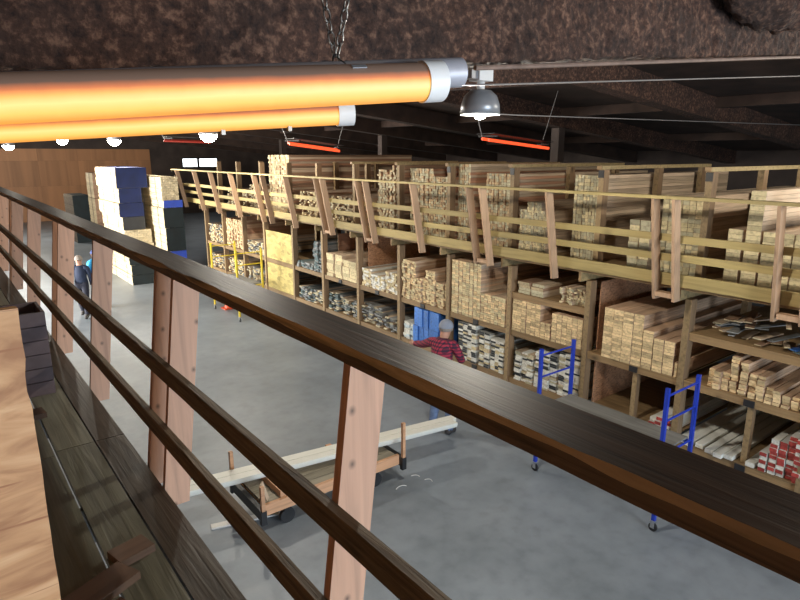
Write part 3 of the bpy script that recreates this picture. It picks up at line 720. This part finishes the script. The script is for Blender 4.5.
stuff('batten_bundle', 'bundle of thin dark battens on the small shelf above the studs', 'lumber stack', [(5.17, 5.62, 2.272, 2.50)], 7.5, .05, .03, 2.2, ['pine_grey', 'brown_lumber', 'pine_pale'], .08)
stuff('lumber_stack', 'flat brown boards on the small shelf above the studs', 'lumber stack', [(5.95, 6.5, 2.272, 2.46)], 7.5, .25, .05, 2.2, ['brown_lumber', 'pine_grey'], .06)
# upper storey
XU = 8.09
indiv('finished_plank', 'finished plank', 'upper right deck stack', 'upper planks right', 'board',
      [(3.23, 3.47, ZU, 3.60), (2.66, 3.00, ZU, 3.62), (2.30, 2.65, ZU, 3.62), (3.02, 3.21, ZU, 4.10)], XU-.18, .18, .06, 4.0, ['pine_pale'], .006)
stuff('lumber_stack', 'long smooth upper stack beside the black capped upright', 'lumber stack', [(3.84, 4.40, ZU, 3.93)], XU, .1, .06, 4.2, ['pine_pale', 'pine_grey'], .01)
stuff('lumber_stack', 'small low upper pile of cream boards between two uprights', 'lumber stack', [(4.48, 4.82, ZU, 3.60)], XU-.15, .16, .08, 1.2, ['pine_pale', 'pine_grey'], .03)
stuff('lumber_stack', 'tall upper stack behind the single slat left of two black capped uprights', 'lumber stack', [(5.40, 5.85, ZU, 4.20)], XU-.05, .055, .055, 4.2, ['pine_grey', 'pine_pale'], .01)
stuff('lumber_stack', 'rounded low upper heap of fine boards', 'lumber stack', [(6.32, 6.45, ZU, 3.60), (6.45, 6.75, ZU, 3.72), (6.75, 6.9, ZU, 3.58)], XU-.1, .05, .045, 3.0, ['pine_grey', 'pine_pale'], .02)
stuff('lumber_stack', 'grid of fine board ends in the upper bay over the tall pine stack', 'lumber stack', [(7.10, 7.80, ZU, 4.18)], XU, .06, .05, 4.2, ['pine_grey', 'cedar'], .015)
stuff('lumber_stack', 'narrow tall upper stack with reddish sides', 'lumber stack', [(8.22, 8.56, ZU, 4.34)], XU, .055, .05, 4.4, ['cedar', 'pine_grey'], .015)
stuff('lumber_stack', 'upper stack of many greenish board ends over the cream lumber', 'lumber stack', [(8.70, 9.3, ZU, 4.10), (9.32, 10.05, ZU, 4.22)], XU+.02, .07, .05, 4.2, ['pine_grey', 'cedar'], .03)
stuff('lumber_stack', 'high upper stack with dark gaps in the middle of the rack', 'lumber stack', [(10.3, 10.7, ZU, 4.30), (10.72, 11.3, ZU, 4.2)], XU+.02, .08, .05, 4.2, ['pine_grey', 'brown_lumber', 'cedar'], .06)
stuff('lumber_stack', 'low loose upper boards between two tall stacks', 'lumber stack', [(12.0, 13.4, ZU, 3.5)], XU, .1, .05, 3.6, ['brown_lumber', 'pine_grey', 'pine_pale'], .15)
stuff('lumber_stack', 'low loose upper boards in front of the large brown stack', 'lumber stack', [(13.75, 15.0, ZU, 3.55)], XU, .1, .05, 3.6, ['brown_lumber', 'pine_pale'], .15)
stuff('lumber_stack', 'large brown upper stack with yellowish ends near the far lamp', 'lumber stack', [(15.4, 16.7, ZU, 4.50)], XU, .12, .06, 4.4, ['cedar', 'pine_pale', 'brown_lumber'], .04)
stuff('lumber_stack', 'loose upper boards near the far end of the rack', 'lumber stack', [(17.1, 18.4, ZU, 3.6), (18.8, 20.0, ZU, 3.4)], XU, .12, .05, 3.6, ['brown_lumber', 'pine_grey', 'pine_pale'], .15)
# far bays
stuff('lumber_stack', 'reddish boards on the middle shelf at the far end of the rack', 'lumber stack', [(17.6, 18.9, ZS, ZS+.9)], 7.55, .1, .06, 3, ['cedar', 'pine'], .05)
stuff('lumber_stack', 'grey mixed boards behind the yellow scaffold', 'lumber stack', [(16.05, 17.3, ZS, ZS+.35), (16.05, 17.3, ZL, ZL+.4)], 7.5, .12, .04, 3, ['grey_composite', 'pine_grey', 'pine_pale'], .1)
stuff('lumber_stack', 'pale mixed boards on the lower shelf at the far end of the rack', 'lumber stack', [(17.6, 18.9, ZL, ZL+.5), (19.1, 20.4, ZL, ZL+.45), (19.1, 20.4, ZS, ZS+.6)], 7.5, .12, .04, 3, ['pine_pale', 'grey_composite', 'pine'], .1)

# ------------------------------------------------------------------ wrapped lumber units on the floor at the far end
def unit(x0, x1, y0, y1, z0, z1, wrap, label, side='unit_side', nl=None):
    r = thing('lumber_unit', label, 'lumber unit', 'lumber units on the floor', ((x0+x1)/2, y0, z0))
    r['_o'] = ((x0+x1)/2, y0, z0)
    nl = nl or max(2, round((z1-z0)/.075)); h = (z1-z0)/nl; mm = MB()
    nb = 6; bw = (x1-x0)/nb
    for l in range(nl):
        for b in range(nb):
            e = rnd(0, .05); mm.box(x0+b*bw+.002+(rnd(-.012, .012) if b in (0,) else 0), x0+(b+1)*bw-.002, y0+e, y1, z0+l*h, z0+(l+1)*h-.006, 0, rnd(.05, .95))
    o = mm.build('board_layers', side, r); o['kind'] = 'stuff'
    if wrap:
        mm = MB(); mm.box(x0-.002, x1+.012, y0-.012, y0-.002, z0+.004, z1+.006); mm.build('end_wrap', wrap, r)
        mm = MB(); mm.box(x0+.15, x1+.012, y0-.012, y1-.3, z1+.001, z1+.008); mm.build('top_wrap', wrap, r)
    for yy in (y0+.6, y1-.8):
        mm = MB(); mm.box(x0-.016, x0-.013, yy, yy+.03, z0, z1); mm.build('strap', 'black_steel', r)
def pile(x0, x1, y0, y1, spec):
    z = 0
    for h, wrap, dx, label, side in spec:
        for yy in (y0+.5, y0+2.4, y1-.6):
            pass
        unit(x0+dx, x1+dx, y0+rnd(-.03, .03), y1, z+.0, z+h-.012, wrap, label, side); z += h
pile(5.35, 6.18, 22.2, 25.2, [(.36, 'green_black_wrap', 0, 'lowest dark ended unit of the left lumber pile', 'unit_side'),
    (.36, 'green_black_wrap', 0, 'second lowest dark ended unit of the left lumber pile', 'unit_side'),
    (.34, 'green_black_wrap', -.04, 'third dark ended unit of the left lumber pile', 'unit_side')])
unit(5.30, 6.2, 22.2, 25.2, 1.062, 1.45, None, 'loose pale boards layer in the middle of the left lumber pile')
unit(5.26, 6.15, 22.2, 25.2, 1.462, 1.95, None, 'unwrapped white board unit in the middle of the left lumber pile')
unit(5.24, 5.95, 22.2, 25.2, 1.96, 2.40, 'black_steel', 'short dark ended unit above the white boards of the left pile')
unit(5.16, 5.95, 22.2, 25.2, 2.41, 2.88, 'navy_wrap', 'navy ended unit third from the top of the left pile')
unit(5.20, 5.92, 22.2, 25.2, 2.89, 3.38, 'navy_wrap', 'navy ended unit second from the top of the left pile')
unit(5.16, 6.15, 22.2, 25.2, 3.39, 4.07, 'navy_wrap', 'navy wrapped unit on the very top of the left lumber pile')
unit(6.26, 6.88, 20.9, 23.9, 0, .79, 'green_black_wrap', 'lowest unit of the pile beside the rack end')
unit(6.26, 6.88, 20.9, 23.9, .80, 1.27, 'royal_wrap', 'royal blue ended unit of the pile beside the rack end')
unit(6.26, 6.88, 20.9, 23.9, 1.28, 2.07, 'green_black_wrap', 'black green wrapped unit of the pile beside the rack end')
unit(6.24, 6.88, 20.9, 23.9, 2.08, 2.75, 'green_black_wrap', 'upper black green wrapped unit of the pile beside the rack end')
unit(6.27, 6.88, 20.9, 23.9, 2.76, 3.0, 'royal_wrap', 'thin royal blue ended unit near the top of the pile by the rack')
unit(6.24, 6.80, 20.9, 23.9, 3.01, 3.78, None, 'pale unwrapped unit topping the pile by the rack end')
unit(5.95, 6.75, 35, 37.5, 1.0, 2.45, 'green_black_wrap', 'black ended unit in front of the far wooden wall', 'unit_dark')
unit(5.95, 6.75, 35, 37.5, 0, .98, 'green_black_wrap', 'lower dark unit in front of the far wooden wall', 'unit_dark')
for z, l_ in ((0, 'lowest brown unit left of the tall pale pile'), (1.22, 'middle brown unit left of the tall pale pile'), (2.44, 'top brown unit left of the tall pale pile')):
    unit(6.5, 7.3, 32.5, 34, z, z+1.2, None, l_, 'brown_lumber')

# ------------------------------------------------------------------ scaffolds
def scaffold(x0, x1, y0, y1, h, zp, mat, label, plat_mat):
    r = thing('baker_scaffold', label, 'scaffold', 'rolling scaffolds beside the rack')
    s = .022
    for x in (x0, x1):
        for y in (y0, y1):
            mm = MB(); mm.bar((x, y, .15), (x, y, h), 2*s, 2*s); leg = mm.build('leg', mat, r)
            cs = MB(); cs.tube([(x-.012, y, .055), (x+.012, y, .055)], .055, 16); wh = cs.build('caster', 'dark_rubber', r)
            fk = MB(); fk.bar((x-.025, y, .05), (x-.025, y, .14), .006, .05, (0,1,0)); fk.bar((x+.025, y, .05), (x+.025, y, .14), .006, .05, (0,1,0)); fk.box(x-.032, x+.032, y-.032, y+.032, .136, .149)
            fk.build('fork', 'galvanised', wh)
    for y in (y0, y1):
        for z in (h-.10, h-.42, zp-.02, .62, .30):
            mm = MB(); mm.tube([(x0+s, y, z), (x1-s, y, z)], .014, 8); mm.build('rung', mat, r)
        mm = MB(); mm.tube([(x0+s, y, zp-.05), (x0+.36, y, .62)], .011, 8); mm.build('brace', mat, r)
    for x in (x0+.05, x1-.05):
        mm = MB(); mm.bar((x, y0+s, zp-.03), (x, y1-s, zp-.03), .03, .05); mm.build('side_rail', mat, r)
    box('platform', plat_mat, r, x0+.03, x1-.03, y0+.03, y1-.03, zp-.004, zp+.016)
    return r
scaffold(6.46, 7.19, 3.22, 5.06, 1.87, 1.02, 'blue_steel', 'blue rolling scaffold with grey platform in front of the rack', 'platform_wood')
scaffold(6.37, 7.10, 15.34, 17.15, 2.0, 1.0, 'yellow_steel', 'yellow rolling scaffold at the far part of the rack', 'platform_wood')
t = thing('safety_cone', 'small orange red safety cone under the yellow scaffold', 'cone', None, (6.72, 17.0, 0))
mm = MB(); mm.box(-.17, .17, -.17, .17, .001, .03); o = mm.build('base', 'orange_plastic', t); o.location = (0,0,0)
mm = MB(); mm.lathe([(.12, .03), (.08, .22), (.03, .45), (.001, .45)], (0,0,0), 16); o = mm.build('cone_body', 'orange_plastic', t, True); o.location = (0,0,0)

# ------------------------------------------------------------------ lumber cart with white boards
ct = thing('lumber_cart', 'low wooden lumber cart with upright stakes carrying long white boards', 'cart')
cx0, cx1, cy0, cy1, cz = 2.66, 4.72, 6.06, 6.86, .40
for k in range(5): box('deck_plank', 'cart_deck', ct, cx0+.03, cx1-.03, cy0+.045+k*.144, cy0+.045+k*.144+.138, cz-.03, cz, tint=rnd(.1, .9))
box('side_rail', 'cart_wood', ct, cx0, cx1, cy0, cy0+.042, cz-.14, cz+.005, tint=.3)
box('side_rail', 'cart_wood', ct, cx0, cx1, cy1-.042, cy1, cz-.14, cz+.005, tint=.6)
for x in (cx0+.02, (cx0+cx1)/2, cx1-.06): box('crossbeam', 'cart_wood', ct, x, x+.04, cy0+.043, cy1-.043, cz-.14, cz-.032, tint=.4)
for x in (cx0-.062, cx1+.002): box('end_frame', 'black_steel', ct, x, x+.06, cy0-.03, cy1+.03, cz-.16, cz-.02)
for x, y, h, tl in ((cx0-.035, cy0-.055, .30, 0), (cx0-.035, cy1+.05, .38, 0), (cx1+.03, cy0-.055, .50, 0), (cx1+.03, cy1+.05, .3, 0)):
    bar('stake', 'cart_wood', ct, (x, y, cz-.15), (x, y, cz+h), .045, .045)
    box('stake_pocket', 'black_steel', ct, x-.035, x+.035, y-.028 if y < 6.4 else y-.03, y+.03 if y > 6.4 else y+.028, cz-.20, cz-.02)
bar('brace', 'pine_pale', ct, (cx0+.10, cy0+.10, cz+.005), (cx0-.005, cy0+.02, cz+.30), .02, .06)
bar('cleat', 'pine_pale', ct, (cx1-.35, cy0+.08, cz+.022), (cx1-.25, cy1-.1, cz+.022), .05, .04)
box('bunk', 'cart_wood', ct, cx0+.25, cx0+.33, cy0+.05, cy1-.05, cz+.001, cz+.09)
box('bunk', 'cart_wood', ct, cx1-.75, cx1-.67, cy0+.05, cy1-.05, cz+.001, cz+.09)
for x in (cx0+.35, cx1-.35):
    for y in (cy0+.1, cy1-.1):
        mm = MB(); mm.tube([(x, y-.025, .10), (x, y+.025, .10)], .10, 18); mm.build('wheel', 'dark_rubber', ct)
        bar('axle_fork', 'black_steel', ct, (x, y, .13), (x, y, cz-.141), .06, .09)
p, q = Vector((1.93, 6.80, 0)), Vector((5.86, 6.20, 0))
for k, (z, off, sh, lb) in enumerate(((.50, 0, 0, 'lower long white board on the lumber cart'), (.545, .035, .05, 'upper long white board on the lumber cart, nearest the shelves'), (.545, -.105, -.02, 'upper long white board on the lumber cart, nearest the viewer'))):
    d = (q-p).normalized(); nrm = Vector((-d.y, d.x, 0))
    wd = .27 if k == 0 else .132
    bb = MB(); bb.bar(p+nrm*off+d*sh+Vector((0,0,z+.02)), q+nrm*off+d*sh+Vector((0,0,z+.02)), wd, .042)
    tag(bb.build('long_white_board', 'white_primed'), lb, 'board', 'white boards on the cart')
bb = MB(); bb.bar((2.2, 6.62, .012), (3.0, 6.40, .012), .10, .02)
tag(bb.build('red_ended_offcut', 'red_end'), 'flat red and white offcut on the floor under the left end of the boards', 'offcut')

for k, (x, y, a, r_, sw) in enumerate(((4.62, 5.86, .4, .10, 2.0), (4.92, 5.78, -.3, .16, 1.2), (4.80, 5.95, .1, .22, .8))):
    mm = MB(); pts = [(x+r_*math.cos(a+sw*i/9), y+r_*.6*math.sin(a+sw*i/9), .004+.012*math.sin(math.pi*i/9)) for i in range(10)]
    mm.tube(pts, .005, 6); o = mm.build('strapping_scrap', 'white_enamel')
    tag(o, ('tightly curled white strapping scrap on the floor below the cart', 'long white strapping scrap on the floor right of the cart', 'faint curved strapping scrap on the floor beside the cart stake')[k], 'strapping', 'strapping scraps by the cart')

# ------------------------------------------------------------------ people
def person(name, label, loc, rz, J, shirt, pants, hair, hat=None, hs=1.0):
    """J: joint positions (x forward, y left, z up)"""
    J = {k: Vector(v) for k, v in J.items()}
    verts, rad, edges, idx = [], [], [], {}
    segs = []
    def add(k, p, r): idx[k] = len(verts); verts.append(Vector(p)); rad.append(r); return idx[k]
    def con(a, b, kind): edges.append((idx[a], idx[b])); segs.append((verts[idx[a]], verts[idx[b]], kind))
    pel = J['pelvis']; che = J['chest']; nk = J['neck']; hd = J['head']
    add('pelvis', pel, (.155, .115)); add('waist', pel.lerp(che, .45), (.14, .105)); add('chest', che, (.165, .115)); add('uchest', che.lerp(nk, .55), (.13, .09))
    add('neck', nk, (.058, .058)); add('h1', nk.lerp(hd, .45), (.075, .085)); add('h2', hd, (.080, .100)); add('h3', hd+(hd-nk).normalized()*.075, (.058, .075))
    con('pelvis', 'waist', 's'); con('waist', 'chest', 's'); con('chest', 'uchest', 's'); con('uchest', 'neck', 's'); con('neck', 'h1', 'k'); con('h1', 'h2', 'k'); con('h2', 'h3', 'k')
    for s in 'lr':
        sh, el, wr = J['sh'+s], J['el'+s], J['wr'+s]
        add('sh'+s, sh, .062); add('el'+s, el, .044); add('wr'+s, wr, .030)
        con('uchest', 'sh'+s, 's'); con('sh'+s, 'el'+s, 's'); con('el'+s, 'wr'+s, 's' if J.get('sleeve', 1) else 'k')
        d = (wr-el).normalized(); hand = wr+d*.075
        add('pm'+s, hand, (.036, .016)); con('wr'+s, 'pm'+s, 'k')
        side = d.cross(Vector((0, 1, 0)) if abs(d.y) < .8 else Vector((1, 0, 0))).normalized()
        pn = d.cross(side).normalized()
        for f in range(4):
            o = side*((f-1.5)*.019); ln = (.062, .074, .070, .054)[f]
            add('f%d%s' % (f, s), hand+d*.035+o, .0095); add('g%d%s' % (f, s), hand+d*(.035+ln*.6)+o+pn*.008, .009); add('t%d%s' % (f, s), hand+d*(.035+ln)+o+pn*.024, .008)
            con('pm'+s, 'f%d%s' % (f, s), 'k'); con('f%d%s' % (f, s), 'g%d%s' % (f, s), 'k'); con('g%d%s' % (f, s), 't%d%s' % (f, s), 'k')
        add('th'+s, hand-side*.045+d*.005, .011); add('tt'+s, hand-side*.058+d*.045+pn*.012, .009); con('pm'+s, 'th'+s, 'k'); con('th'+s, 'tt'+s, 'k')
        hp, kn, an, toe = J['hip'+s], J['kn'+s], J['an'+s], J['toe'+s]
        add('hip'+s, hp, .092); add('kn'+s, kn, .062); add('cf'+s, kn.lerp(an, .35), .060); add('an'+s, an, .042); add('hl'+s, an+Vector((an.x-toe.x, an.y-toe.y, 0)).normalized()*.05+Vector((0,0,-.045)), .036); add('toe'+s, toe, .034)
        con('pelvis', 'hip'+s, 'p'); con('hip'+s, 'kn'+s, 'p'); con('kn'+s, 'cf'+s, 'p'); con('cf'+s, 'an'+s, 'p'); con('an'+s, 'hl'+s, 'b'); con('an'+s, 'toe'+s, 'b')
    me = bpy.data.meshes.new(name); me.from_pydata(verts, edges, [])
    tmp = bpy.data.objects.new('tmp', me); C.objects.link(tmp)
    sk = tmp.modifiers.new('skin', 'SKIN'); sk.use_smooth_shade = True
    for i, v in enumerate(me.skin_vertices[0].data):
        r = rad[i]; v.radius = r if isinstance(r, tuple) else (r, r); v.use_root = (i == 0)
    sb = tmp.modifiers.new('sub', 'SUBSURF'); sb.levels = 2; sb.render_levels = 2
    dg = bpy.context.evaluated_depsgraph_get(); dg.update()
    body = bpy.data.meshes.new_from_object(tmp.evaluated_get(dg)); bpy.data.objects.remove(tmp)
    body.name = name; body.materials.clear(); body.materials.append(M['skin'])
    bm = bmesh.new(); bm.from_mesh(body)
    bmesh.ops.remove_doubles(bm, verts=bm.verts, dist=.0005)
    be = [e for e in bm.edges if e.is_boundary]
    if be: bmesh.ops.holes_fill(bm, edges=be, sides=0)
    bmesh.ops.triangulate(bm, faces=[f for f in bm.faces if len(f.verts) > 4])
    bmesh.ops.recalc_face_normals(bm, faces=bm.faces); bm.to_mesh(body); bm.free(); body.update()
    def kind(c):
        best, bk = 9, 'k'
        for a, b, k in segs:
            ab = b-a; t = max(0, min(1, (c-a).dot(ab)/max(ab.length_squared, 1e-9))); d = (a+ab*t-c).length
            if d < best: best, bk = d, k
        return bk
    kinds = [kind(p.center) for p in body.polygons]
    def shell(nm, want, off, mat, root):
        vs = {}; pts = []; fs = []
        for p, k in zip(body.polygons, kinds):
            if k not in want: continue
            f = []
            for vi in p.vertices:
                if vi not in vs:
                    v = body.vertices[vi]; vs[vi] = len(pts); pts.append(v.co+v.normal*off)
                f.append(vs[vi])
            fs.append(f)
        q = bpy.data.meshes.new(nm); q.from_pydata(pts, [], fs); q.materials.append(M[mat]); q.polygons.foreach_set('use_smooth', [True]*len(fs))
        o = link(nm, q, root, (0,0,0)); sd = o.modifiers.new('solid', 'SOLIDIFY'); sd.thickness = .006; sd.offset = 1; return o
    # face: nose, ears and eyes join the body surface
    fwd = Vector((math.cos(J.get('look', Vector((0,0,0))).x), math.sin(J.get('look', Vector((0,0,0))).x), 0)); lat = Vector((-fwd.y, fwd.x, 0)); up = Vector((0,0,1))
    bm = bmesh.new(); bm.from_mesh(body)
    def blob(c, rx, ry, rz_):
        g = bmesh.ops.create_icosphere(bm, subdivisions=2, radius=1)
        for v in g['verts']: v.co = c+fwd*v.co.x*rx+lat*v.co.y*ry+up*v.co.z*rz_
    blob(hd+fwd*.098-up*.012, .020, .013, .024)
    blob(hd+fwd*.090-up*.052, .010, .024, .006)
    for s_ in (-1, 1): blob(hd+lat*.084*s_-up*.005-fwd*.005, .020, .010, .030)
    bm.to_mesh(body); bm.free(); body.polygons.foreach_set('use_smooth', [True]*len(body.polygons))
    root = link(name, body, None, loc); root.rotation_euler = (0, 0, rz); tag(root, label, 'person')
    shell('shirt' if shirt == 'plaid' else 'jacket', ('s',), .012, shirt, root)
    shell('trousers', ('p',), .010, pants, root)
    shell('shoes', ('b',), .008, 'shoe', root)
    for s_ in (-1, 1):
        mm = MB(); c = hd+fwd*.088+lat*.032*s_+up*.014
        mm.lathe([(.001, -.009), (.010, -.004), (.010, .004), (.001, .009)], c, 8); o = link('eye', mm.mesh('eye', 'dark_rubber'), root, (0,0,0))
    def cap(nm, mat, r, zlo, brim):
        mm = MB(); prof = []
        for k in range(8):
            a = math.pi/2*k/7; prof.append((max(.001, r*math.sin(a)), r*1.02*math.cos(a)))
        prof += [(r*1.0, zlo), (r*.93, zlo-.004)]
        mm.lathe(prof, (0,0,0), 22)
        if brim:
            mm.poly([(.07, -.085, .005), (.19, -.05, -.012), (.19, .05, -.012), (.07, .085, .005), (.07, -.085, .012), (.19, -.05, -.004), (.19, .05, -.004), (.07, .085, .012)],
                    [(0,3,2,1),(4,5,6,7),(0,1,5,4),(1,2,6,5),(2,3,7,6),(3,0,4,7)])
        o = link(nm, mm.mesh(nm, mat, True), root, tuple(hd+up*.030-fwd*.008)); o.rotation_euler = (0, .0, J.get('look', Vector((0,0,0))).x); return o
    if hat: cap('cap', hat, .112, -.005, True)
    cap('hair', hair, .103, -.05 if hat else -.03, False)
    root.scale = (hs, hs, hs)
    return root
stand = dict(pelvis=(0,0,.96), chest=(.01,0,1.28), neck=(.0,0,1.50), head=(.025,0,1.645),
             shl=(0,.185,1.43), shr=(0,-.185,1.43), ell=(-.03,.24,1.15), elr=(.0,-.24,1.15), wrl=(.06,.24,.91), wrr=(.10,-.24,.92),
             hipl=(0,.10,.90), hipr=(0,-.10,.90), knl=(.03,.11,.50), knr=(.03,-.11,.50), anl=(-.02,.12,.085), anr=(-.02,-.12,.085), toel=(.14,.14,.04), toer=(.14,-.14,.04))
worker = dict(stand); worker.update(pelvis=(0,0,.95), chest=(.05,.06,1.26), neck=(.09,.05,1.47), head=(.13,.03,1.62), look=(.2,0,0),
              shl=(.06,.24,1.40), shr=(.08,-.13,1.41), ell=(.20,.47,1.28), wrl=(.34,.68,1.22), elr=(.20,-.20,1.14), wrr=(.40,-.10,1.10),
              anl=(-.03,.16,.085), toel=(.13,.20,.04), knl=(.04,.14,.5))
person('person', 'person in a red plaid shirt, jeans and grey cap reaching into the rack', (6.22, 6.82, 0), .35, worker, 'plaid', 'jeans', 'grey_hair', 'grey_cap', 1.09)
walk = dict(stand); walk.update(knl=(.14,.10,.52), anl=(.20,.10,.085), toel=(.36,.10,.04), knr=(-.03,-.10,.50), anr=(-.24,-.10,.12), toer=(-.10,-.11,.04), wrl=(-.05,.25,.92), wrr=(.20,-.25,.98), elr=(.05,-.25,1.16))
person('person', 'person in a dark navy jacket and trousers walking across the far floor', (3.12, 18.6, 0), -2.0, walk, 'navy_jacket', 'dark_trousers', 'grey_hair')
person('person', 'person in a bright blue jacket and cap half hidden behind a railing post', (3.68, 19.4, 0), -1.2, stand, 'cyan_jacket', 'dark_trousers', 'brown_hair', 'blue_cap')

for o in C.objects:
    if '_o' in o: del o['_o']
